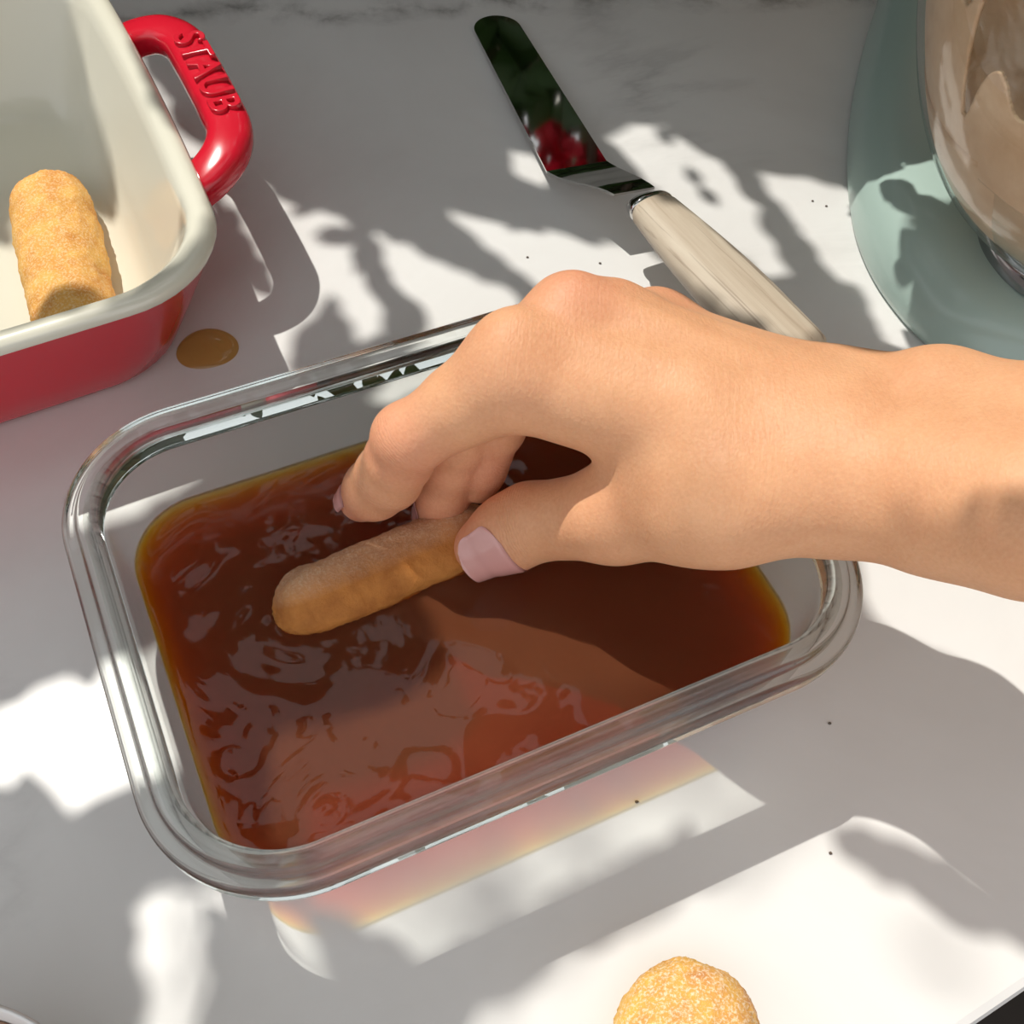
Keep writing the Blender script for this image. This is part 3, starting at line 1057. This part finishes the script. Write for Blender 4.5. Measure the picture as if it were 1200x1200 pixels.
cr_m = np.zeros(len(V)); cr_a = np.zeros(len(V))
for (A, Jt, B), r, w in (((iM, iP, iD), 0.0075, 0.7), ((iP, iD, iT), 0.0060, 1.0), ((mP, mD, mT), 0.0060, 0.8), ((tM, tI, tT), 0.0080, 1.0), ((iP, iM, wR), 0.0090, 0.25)):
    ax = B[0] - A[0]; ax = ax/np.linalg.norm(ax)
    along = (V - Jt[0]) @ ax
    off = np.linalg.norm((V - Jt[0]) - along[:, None]*ax, axis=1)
    m = w*np.exp(-(along/(r*0.55))**2)*(off < Jt[1]*1.7)
    better = m > cr_m
    cr_m = np.where(better, m, cr_m); cr_a = np.where(better, along, cr_a)
for nm, vals in (('crease', cr_m), ('along', cr_a)):
    at = person.data.attributes.new(nm, 'FLOAT', 'POINT'); at.data.foreach_set('value', vals.astype(np.float32))

# nails
nail_m = plain('nail', (0.66, 0.34, 0.31), 0.22, coat=0.5).m


def nail(D, T, normal, length, half_ang, name='nail', back_off=0.35, label=None, lift=1.02, tipout=0.35):
    a = T[0] - D[0]; a /= np.linalg.norm(a)
    n = np.array(normal, float); n -= a*np.dot(n, a); n /= np.linalg.norm(n)
    s = np.cross(a, n)
    V = []; nu, nv = 14, 16
    for layer in (0, 1):
        for i in range(nu + 1):
            u = i/nu
            x = -back_off*length + u*length
            w = 1.0
            if u < 0.3: w = math.sqrt(max(0.05, 1 - ((0.3 - u)/0.3)**2*0.75))
            if u > 0.72: w = math.sqrt(max(0.04, 1 - ((u - 0.72)/0.30)**2))
            r = (T[1]*lift + 0.0002)*(1 - 0.10*max(0, u - 0.5)) + (0.00035 if layer else 0)
            r += (D[1]*0.97 - T[1])*min(1.0, max(0.0, -x/(0.5*seg_len(D[0], T[0]))))
            for j in range(nv + 1):
                th = math.radians(half_ang)*w*(2*j/nv - 1)
                V.append(T[0] + a*x + (n*math.cos(th) + s*math.sin(th))*r + n*(-0.0012*max(0, u - 0.55)))
    F = []
    nn = nv + 1; off = (nu + 1)*nn
    for i in range(nu):
        for j in range(nv):
            q = (i*nn + j, i*nn + j + 1, (i + 1)*nn + j + 1, (i + 1)*nn + j)
            F.append(tuple(off + t for t in q)); F.append(tuple(reversed(q)))
    for i in range(nu):
        for j in (0, nv):
            q = (i*nn + j, (i + 1)*nn + j, off + (i + 1)*nn + j, off + i*nn + j)
            F.append(q if j == 0 else tuple(reversed(q)))
    for j in range(nv):
        for i in (0, nu):
            q = (i*nn + j, off + i*nn + j, off + i*nn + j + 1, i*nn + j + 1)
            F.append(q if i == 0 else tuple(reversed(q)))
    o = mesh_obj(name, V, F, nail_m, person)
    if label: o['label'] = label
    return o


nail(tI, tT, (0.10, -0.96, 0.08), 0.0158, 76, back_off=0.64, lift=1.10, label='pale pink thumbnail')
nail(iD, iT, (-0.85, 0.25, 0.25), 0.0100, 60, back_off=0.38)
nail(mD, mT, (-0.85, 0.30, 0.25), 0.0100, 58, back_off=0.38)

# ------------------------------------------------------------------ small things on the counter
sp = ground(243, 409, 0)
rings = []
for k in range(1, 13):
    s = k/12
    a = np.linspace(0, 2*math.pi, 60, endpoint=False)
    r = 0.0108*s*(1 + 0.05*np.sin(2*a + 0.5) + 0.03*np.sin(3*a + 2))
    rings.append(np.c_[r*np.cos(a)*1.05, r*np.sin(a), np.full(60, 0.0018*math.sqrt(max(0, 1 - s**2.4)) + 0.0001)])
V, F = loft(rings[::-1], False, True)
Ms = Mat('spilled_coffee')
tr = Ms.n('ShaderNodeBsdfTransparent'); tr.inputs[0].default_value = (0.86, 0.66, 0.36, 1)
gl = Ms.n('ShaderNodeBsdfGlossy'); gl.inputs['Roughness'].default_value = 0.03
mx = Ms.n('ShaderNodeMixShader')
Ms.l(schlick(Ms, 0.05), mx.inputs[0]); Ms.l(tr.outputs[0], mx.inputs[1]); Ms.l(gl.outputs[0], mx.inputs[2])
Ms.l(mx.outputs[0], Ms.out.inputs['Surface'])
drop = mesh_obj('coffee_drop', V, F, Ms.m); drop.location = (sp[0], sp[1], 0)
tag(drop, 'round drop of spilled coffee on the marble between dish and container', 'spill')

crumb_m = plain('coffee_ground', (0.12, 0.09, 0.07), 0.8).m
crumbs = [(703, 309, 'tiny dark speck on the sunlit marble just above the glass rim and hand'),
          (952, 236, 'left tiny speck of the pair beside the mint mixer base'),
          (968, 242, 'right tiny speck of the pair beside the mint mixer base'),
          (618, 302, 'tiny speck in the shade left of the spatula handle'),
          (746, 940, 'tiny speck in the amber shadow below the glass container'),
          (972, 848, 'tiny grey speck right of the glass container'),
          (973, 1000, 'tiny speck on the bright marble at the lower right')]
for i, (x, y, lab) in enumerate(crumbs):
    p = ground(x, y, 0)
    r = np.random.default_rng(i)
    R = 0.00042
    rings = []
    for k in range(1, 5):
        t = math.pi*k/5
        a = np.linspace(0, 2*math.pi, 8, endpoint=False)
        rr = R*math.sin(t)*(1 + r.uniform(-.25, .25, 8))
        rings.append(np.c_[rr*np.cos(a)*1.4, rr*np.sin(a), np.full(8, R*0.8 - R*0.8*math.cos(t))])
    V, F = loft(rings, True, True)
    o = mesh_obj('coffee_speck', V, F, crumb_m); o.location = (p[0], p[1], 0)
    tag(o, lab, 'speck', 'coffee specks on the marble')

# glass cup cut off by the lower left corner
cz = 0.050
e0, e1 = ground(0, 1178, cz), ground(46, 1200, cz)
tdir = (e1 - e0)/np.linalg.norm(e1 - e0)
nin = np.array([tdir[1], -tdir[0], 0]); 
if nin[1] > 0: nin = -nin
CR = 0.042
cc = (e0 + e1)/2 + nin*(CR - 0.0008)
cup = empty('glass_cup', (cc[0], cc[1], 0), 0)
tag(cup, 'thin rimmed cup with tan drink, cut off at the bottom left corner', 'cup')
pr = [(0.024, 0.0), (0.029, 0.002), (0.034, 0.012), (0.038, 0.028), (0.0408, 0.043), (CR - 0.0003, 0.0495), (CR - 0.0009, 0.0503), (CR - 0.0016, 0.0495), (0.0388, 0.042), (0.036, 0.028), (0.032, 0.013), (0.026, 0.005)]
V, F = loft(revolve(pr, (0, 0), 96), True, True)
mesh_obj('cup_wall', V, F, plain('white_porcelain', (0.80, 0.78, 0.76), 0.15).m, cup)
V, F = loft(revolve([(0.0365, 0.038), (0.0390, 0.0442), (0.0380, 0.0446), (0.02, 0.0447)], (0, 0), 96), True, True)
mesh_obj('drink', V, F, plain('tan_drink', (0.42, 0.24, 0.15), 0.2).m, cup)

# ------------------------------------------------------------------ garden shrub between the sun and the counter (casts the leaf shade)
S2 = np.array([SUN_DIR.x, SUN_DIR.y])/(-SUN_DIR.z)            # shadow offset per metre of height


def sun_pt(px, py, z):
    p = ground(px, py, z)
    return p[:2] + S2*z


GX0, GY0, GS = -0.50, -0.14, 0.0016
GNX, GNY = 650, 575
lit = np.zeros((GNY, GNX), bool)
gxx = GX0 + GS*(np.arange(GNX) + 0.5)
gyy = GY0 + GS*(np.arange(GNY) + 0.5)
GXX, GYY = np.meshgrid(gxx, gyy)


def fill(poly, val=True):
    P = np.array(poly)
    ins = np.zeros(lit.shape, bool)
    for (x0, y0), (x1, y1) in zip(P, np.roll(P, -1, 0)):
        if y0 == y1: continue
        m = ((GYY >= min(y0, y1)) & (GYY < max(y0, y1)))
        xi = x0 + (GYY - y0)*(x1 - x0)/(y1 - y0)
        ins ^= m & (GXX < xi)
    lit[ins] = val


SUNNY = [   # sunny gaps as they fall on the scene: (height, outline)
    (0, [(350, 252), (375, 247), (408, 258), (395, 266), (365, 264)]),
    (0, [(372, 288), (400, 285), (452, 390), (420, 400)]),
    (0, [(437, 275), (480, 292), (600, 345), (620, 372), (560, 430), (470, 470), (430, 470), (505, 400), (500, 372), (470, 330)]),
    (0, [(518, 244), (585, 266), (650, 278), (705, 290), (748, 285), (790, 325), (840, 400), (650, 400), (640, 345), (600, 312), (560, 275)]),
    (0, [(592, 180), (640, 186), (648, 205), (636, 224), (612, 205)]),
    (0, [(708, 160), (762, 147), (800, 200), (832, 245), (850, 290), (800, 262), (770, 225), (745, 190)]),
    (0, [(786, 160), (812, 172), (850, 196), (925, 325), (890, 320), (862, 285), (846, 235), (822, 208)]),
    (0, [(886, 204), (992, 221), (1010, 300), (1050, 352), (985, 328), (935, 262)]),
    (0.026, [(1000, 199), (1025, 193), (1062, 203), (1117, 195), (1127, 252), (1092, 242), (1058, 218), (1025, 206)]),
    (0.015, [(988, 221), (1017, 216), (1040, 232), (1062, 274), (1045, 285), (1010, 290)]),
    (0.015, [(1006, 292), (1040, 290), (1066, 289), (1044, 305), (1042, 322), (1070, 334), (1062, 356), (1051, 362), (1029, 358), (1012, 318)]),
    (0, [(-30, 845), (60, 808), (190, 760), (218, 905), (150, 915), (100, 937), (40, 940), (-30, 905)]),
    (0, [(165, 1050), (236, 1046), (232, 1240), (176, 1240)]),
    (0, [(262, 1046), (330, 1062), (420, 1195), (370, 1150)]),
    (0, [(547, 1202), (949, 977), (1130, 1098), (1160, 1098), (1260, 1140), (1330, 1240), (900, 1330), (500, 1290)]),
    (0, [(1000, 640), (1022, 726), (1147, 790), (1300, 880), (1300, 560), (1000, 560)]),
    (0.022, [(311, 872), (430, 838), (500, 800), (590, 752), (640, 730), (820, 790), (700, 870), (340, 1000)]),
    (0.008, [(-40, 285), (36, 292), (40, 400), (-40, 410)]),
    (0.020, [(-4, 208), (58, 196), (108, 222), (138, 352), (30, 384), (0, 300)]),
    (0.057, [(118, -20), (140, -20), (184, 83), (240, 213), (245, 252), (233, 288), (206, 323), (165, 357), (123, 380), (62, 404), (-40, 438), (-40, 410), (90, 372), (170, 325), (214, 270), (190, 170)]),
    (0.030, [(110, -30), (160, -20), (240, 205), (245, 270), (215, 350), (140, 362), (114, 262), (108, 100)]),
    (0.036, [(738, 268), (795, 222), (900, 330), (970, 405), (950, 450), (830, 352)]),
    (0.055, [(128, 10), (215, 25), (255, 65), (300, 150), (290, 190), (235, 225), (215, 180), (150, 45)]),
]
for z, poly in SUNNY: fill([sun_pt(x, y, z) for x, y in poly])
hand_out = [(372, 632, .030), (396, 545, .055), (414, 478, .075), (488, 420, .092), (560, 365, .106), (650, 304, .108), (760, 332, .095), (870, 352, .10),
            (1000, 412, .104), (1100, 410, .116), (1210, 432, .124), (1450, 470, .14), (1500, 900, .10), (1200, 700, .100), (1100, 670, .092), (1000, 655, .084), (860, 680, .070),
            (720, 690, .055), (640, 670, .040), (590, 640, .045), (540, 590, .050), (455, 612, .035)]
fill([sun_pt(x, y, z) for x, y, z in hand_out])
fill([sun_pt(x, y, z + (0.02 if x > 590 and y > 600 else 0)) for x, y, z in hand_out])
fill([sun_pt(x, y, 0.108) for x, y in [(700, 380), (1210, 430), (1460, 500), (1460, 760), (1200, 690), (1000, 655), (800, 650), (690, 600)]])
fill([sun_pt(x, y, 0) for x, y in [(440, 1085), (500, 1120), (720, 1010), (860, 930), (890, 880), (870, 855), (600, 955), (430, 1030)]])
fill([sun_pt(x, y, 0.078) for x, y in [(400, 505), (500, 425), (640, 500), (575, 535), (440, 556)]])
SHADY = [   # shade falling inside a sunny gap
    (0, [(1062, 712), (1085, 722), (1122, 790), (1100, 775)]),
    (0.005, [(1008, 284), (1062, 275), (1064, 279), (1010, 291)]),
    (0.022, [(984, 211), (1025, 208), (1058, 221), (1092, 245), (1128, 260), (1090, 266), (1063, 264), (1042, 232), (1017, 215), (984, 219)]),
    (0, [(165, 58), (197, 58), (248, 150), (240, 168), (212, 168)]),
    (0, [(236, 225), (264, 222), (330, 355), (285, 350)]),
    (0, [(150, 610), (230, 553), (330, 478), (395, 420), (425, 425), (390, 500), (300, 560), (200, 640)]),
    (0.055, [(160, 62), (194, 64), (246, 150), (240, 166), (214, 172)]),
]
for z, poly in SHADY: fill([sun_pt(x, y, z) for x, y in poly], False)
# shade along the underside of the forearm and on the marble beyond it
fill([sun_pt(x, y, 0) for x, y in [(945, 972), (1000, 962), (1062, 974), (1152, 1024), (1236, 1066), (1330, 1105), (1330, 1150), (1200, 1114),
                                   (1150, 1096), (1110, 1090), (949, 977)]], False)

cov = np.zeros(lit.shape, bool)
lrng = np.random.default_rng(5)
LV, LF = [], []
sv = np.array(SUN_DIR)


def leaf(cx, cy, ang, la, wb, dist, tilt1, tilt2):
    ca, sa = math.cos(ang), math.sin(ang)
    o = len(LV)
    for t in (-1, -0.6, -0.15, 0.3, 0.7, 1):
        w = wb*(1 - abs(t)**1.8)
        for sgn in (-1, 0, 1):
            x = cx + ca*la*t - sa*w*sgn; y = cy + sa*la*t + ca*w*sgn
            s = dist + tilt1*la*t + tilt2*w*sgn + (0.12*wb if sgn == 0 else 0)
            LV.append((x - sv[0]*s/-sv[2]*1.0, y - sv[1]*s/-sv[2]*1.0, s))
    for i in range(5):
        for j in range(2):
            a = o + i*3 + j
            LF.append((a, a + 1, a + 4, a + 3))


def try_leaf(la, wb, maxlit, mingain):
    for _ in range(40):
        i, j = lrng.integers(0, GNY), lrng.integers(0, GNX)
        if not lit[i, j] and not cov[i, j]: break
    else: return
    cx, cy = gxx[j], gyy[i]
    R = la*1.02
    i0, i1 = max(0, int((cy - R - GY0)/GS)), min(GNY, int((cy + R - GY0)/GS) + 1)
    j0, j1 = max(0, int((cx - R - GX0)/GS)), min(GNX, int((cx + R - GX0)/GS) + 1)
    X = GXX[i0:i1, j0:j1] - cx; Y = GYY[i0:i1, j0:j1] - cy
    best = None
    for ang in lrng.uniform(0, math.pi, 5):
        ca, sa = math.cos(ang), math.sin(ang)
        t = (X*ca + Y*sa)/la; v = (-X*sa + Y*ca)/wb
        m = (np.abs(t) < 1) & (np.abs(v) < 0.86*(1 - np.abs(t)**1.8))
        n = max(1, m.sum())
        bad = (m & lit[i0:i1, j0:j1]).sum()/n
        gain = (m & ~cov[i0:i1, j0:j1]).sum()/n
        if bad <= maxlit and gain >= mingain and (best is None or gain - 3*bad > best[0]): best = (gain - 3*bad, ang, m)
    if best is None: return
    cov[i0:i1, j0:j1] |= best[2]
    near = 0.136 < cx < 0.18 and 0.29 < cy
    d = lrng.uniform(0.14, 0.20) if near else lrng.uniform(0.42, 0.54)
    leaf(cx, cy, best[1], la, wb, d, lrng.uniform(-0.5, 0.5), lrng.uniform(-0.5, 0.5))


for la, wb, tries, ml, mg in ((0.075, 0.030, 500, 0.002, 0.45), (0.045, 0.018, 900, 0.004, 0.40), (0.026, 0.011, 2000, 0.008, 0.35),
                              (0.014, 0.0062, 4000, 0.015, 0.30), (0.008, 0.004, 6000, 0.03, 0.3)):
    for _ in range(tries): try_leaf(la, wb, ml, mg)

# unseen leaves added to dim the sun, too high to cast clear shapes
for poly, dens in (([(500, 1120), (720, 1010), (949, 977), (920, 880), (860, 850), (560, 980), (420, 1040)], 0.55), ([(420, 1060), (560, 1195), (955, 975), (720, 1010)], 0.45),
                   ([(150, 1040), (250, 1040), (250, 1250), (150, 1250)], 0.45), ([(262, 1046), (330, 1062), (420, 1195), (350, 1160)], 0.35),
                   ([(1040, 1160), (1100, 1085), (1130, 1100), (1070, 1180)], 0.5)):
    P = np.array([ground(x, y, 0)[:2] for x, y in poly])
    c0 = P.min(0); c1 = P.max(0)
    tot = 0.0
    area = abs(sum(P[i - 1][0]*P[i][1] - P[i][0]*P[i - 1][1] for i in range(len(P))))/2
    while tot < area*dens:
        c = lrng.uniform(c0, c1)
        ins = False
        for (x0, y0), (x1, y1) in zip(P, np.roll(P, -1, 0)):
            if (y0 > c[1]) != (y1 > c[1]) and c[0] < x0 + (c[1] - y0)*(x1 - x0)/(y1 - y0): ins = not ins
        if not ins: continue
        leaf(c[0], c[1], lrng.uniform(0, 3.14), 0.011, 0.0045, lrng.uniform(1.35, 1.7), lrng.uniform(-0.5, 0.5), 0.2)
        tot += 1.29*0.011*0.0045*2


def clear_of(i, j, r):
    return not lit[max(0, i - r):i + r + 1, max(0, j - r):j + r + 1].any()


for r, la, wb in ((8, 0.026, 0.014), (5, 0.017, 0.010), (3, 0.010, 0.0065)):
    order = np.argwhere(~lit & ~cov); lrng.shuffle(order)
    for i, j in order:
        if cov[i, j] or not clear_of(i, j, r): continue
        cx, cy, ang = gxx[j], gyy[i], lrng.uniform(0, math.pi)
        X = GXX - cx; Y = GYY - cy
        ia, ib, ja, jb = max(0, i - 16), i + 17, max(0, j - 16), j + 17
        X = X[ia:ib, ja:jb]; Y = Y[ia:ib, ja:jb]
        t = (X*math.cos(ang) + Y*math.sin(ang))/la; v = (-X*math.sin(ang) + Y*math.cos(ang))/wb
        cov[ia:ib, ja:jb] |= (np.abs(t) < 1) & (np.abs(v) < 0.8*(1 - np.abs(t)**1.8))
        near = 0.136 < cx < 0.18 and 0.29 < cy
        leaf(cx, cy, ang, la, wb, lrng.uniform(0.14, 0.20) if near else lrng.uniform(0.42, 0.54), lrng.uniform(-0.5, 0.5), lrng.uniform(-0.5, 0.5))

leaf_m = plain('green_leaf', (0.045, 0.095, 0.022), 0.45).m
shrub = empty('garden_shrub', (-0.75, 0.95, -0.88), 0)
tag(shrub, 'leafy green shrub leaning over the counter from the sunny side, outside the picture', 'shrub')
fo = mesh_obj('foliage', np.array(LV) - np.array([-0.75, 0.95, -0.88]), LF, leaf_m, shrub)
fo['kind'] = 'stuff'
LVa = np.array(LV)

# stems from the ground up to the leaves
base = np.array([-0.75, 0.95, -0.88])
bark = plain('bark', (0.10, 0.07, 0.045), 0.8).m
V, F = sweep(catmull([(0, 0, 0), (0.03, -0.02, 0.6), (0.10, -0.05, 1.25), (0.18, -0.10, 1.62)], 6), 0.012, 0.012, n=8, up=(0.1, 1, 0.05))
mesh_obj('stem', V, F, bark, shrub)


# hedge and a red flowering plant beyond the back of the counter (seen mirrored in the blade)
hr = np.random.default_rng(17)


def leaf_cloud(n, box_lo, box_hi, size, world_from_box, aspect=0.45):
    V, F = [], []
    for _ in range(n):
        c = world_from_box(hr.uniform(box_lo, box_hi))
        a = hr.normal(0, 1, 3); a /= np.linalg.norm(a)
        b = np.cross(a, hr.normal(0, 1, 3)); b /= np.linalg.norm(b)
        L = size*hr.uniform(0.6, 1.3); w = L*aspect; nn = np.cross(a, b)
        o = len(V)
        for t, k in ((-1, 0), (-0.3, 1), (0.4, 0.8), (1, 0)):
            if k == 0: V.append(c + a*L*t)
            else: V += [c + a*L*t + b*w*k, c + a*L*t + nn*w*0.15, c + a*L*t - b*w*k]
        F += [(o, o + 1, o + 2), (o, o + 2, o + 3), (o + 1, o + 4, o + 5, o + 2), (o + 2, o + 5, o + 6, o + 3), (o + 4, o + 7, o + 5), (o + 5, o + 7, o + 6)]
    return np.array(V), F


hb = np.array(counter_pt(0.1, 1.25, -0.88))
hedge = empty('hedge', tuple(hb), 0)
tag(hedge, 'dark green clipped hedge growing beyond the back of the counter', 'hedge')
V, F = leaf_cloud(8000, (-1.3, 1.08, -0.85), (1.7, 1.42, 0.62), 0.045, lambda q: np.array(counter_pt(q[0], q[1], q[2])))
ho = mesh_obj('foliage', V - hb, F, plain('hedge_leaf', (0.085, 0.095, 0.038), 0.55).m, hedge); ho['kind'] = 'stuff'
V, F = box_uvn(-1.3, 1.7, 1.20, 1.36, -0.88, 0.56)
mesh_obj('inner_shade', np.array(V) - hb, F, plain('hedge_shadow', (0.018, 0.022, 0.010), 0.9).m, hedge, smooth=False)  # plain box whose dark colour stands for the shade deep between the leaves
fb = np.array([0.03, 1.02, -0.88])
fl2 = empty('flowering_plant', tuple(fb), 0)
tag(fl2, 'red flowering plant growing just behind the counter', 'plant')
V, F = leaf_cloud(420, (-0.09, -0.03, 0.375), (0.11, 0.05, 0.60), 0.022, lambda q: np.array([fb[0] + q[0], fb[1] + q[1], q[2]]), 0.7)
po = mesh_obj('petals', V - fb, F, plain('red_petal', (0.78, 0.010, 0.04), 0.5).m, fl2); po['kind'] = 'stuff'
V, F = leaf_cloud(420, (-0.12, -0.03, -0.3), (0.14, 0.05, 0.36), 0.035, lambda q: np.array([fb[0] + q[0], fb[1] + q[1], q[2]]), 0.5)
po = mesh_obj('leaves', V - fb, F, leaf_m, fl2); po['kind'] = 'stuff'
V, F = sweep(catmull([(0, 0, 0), (0.01, 0.0, 0.5), (0.0, 0.01, 0.9), (0.01, 0, 1.38)], 6), 0.006, 0.006, n=8, up=(0.1, 1, 0.05))
mesh_obj('stem', V, F, bark, fl2)
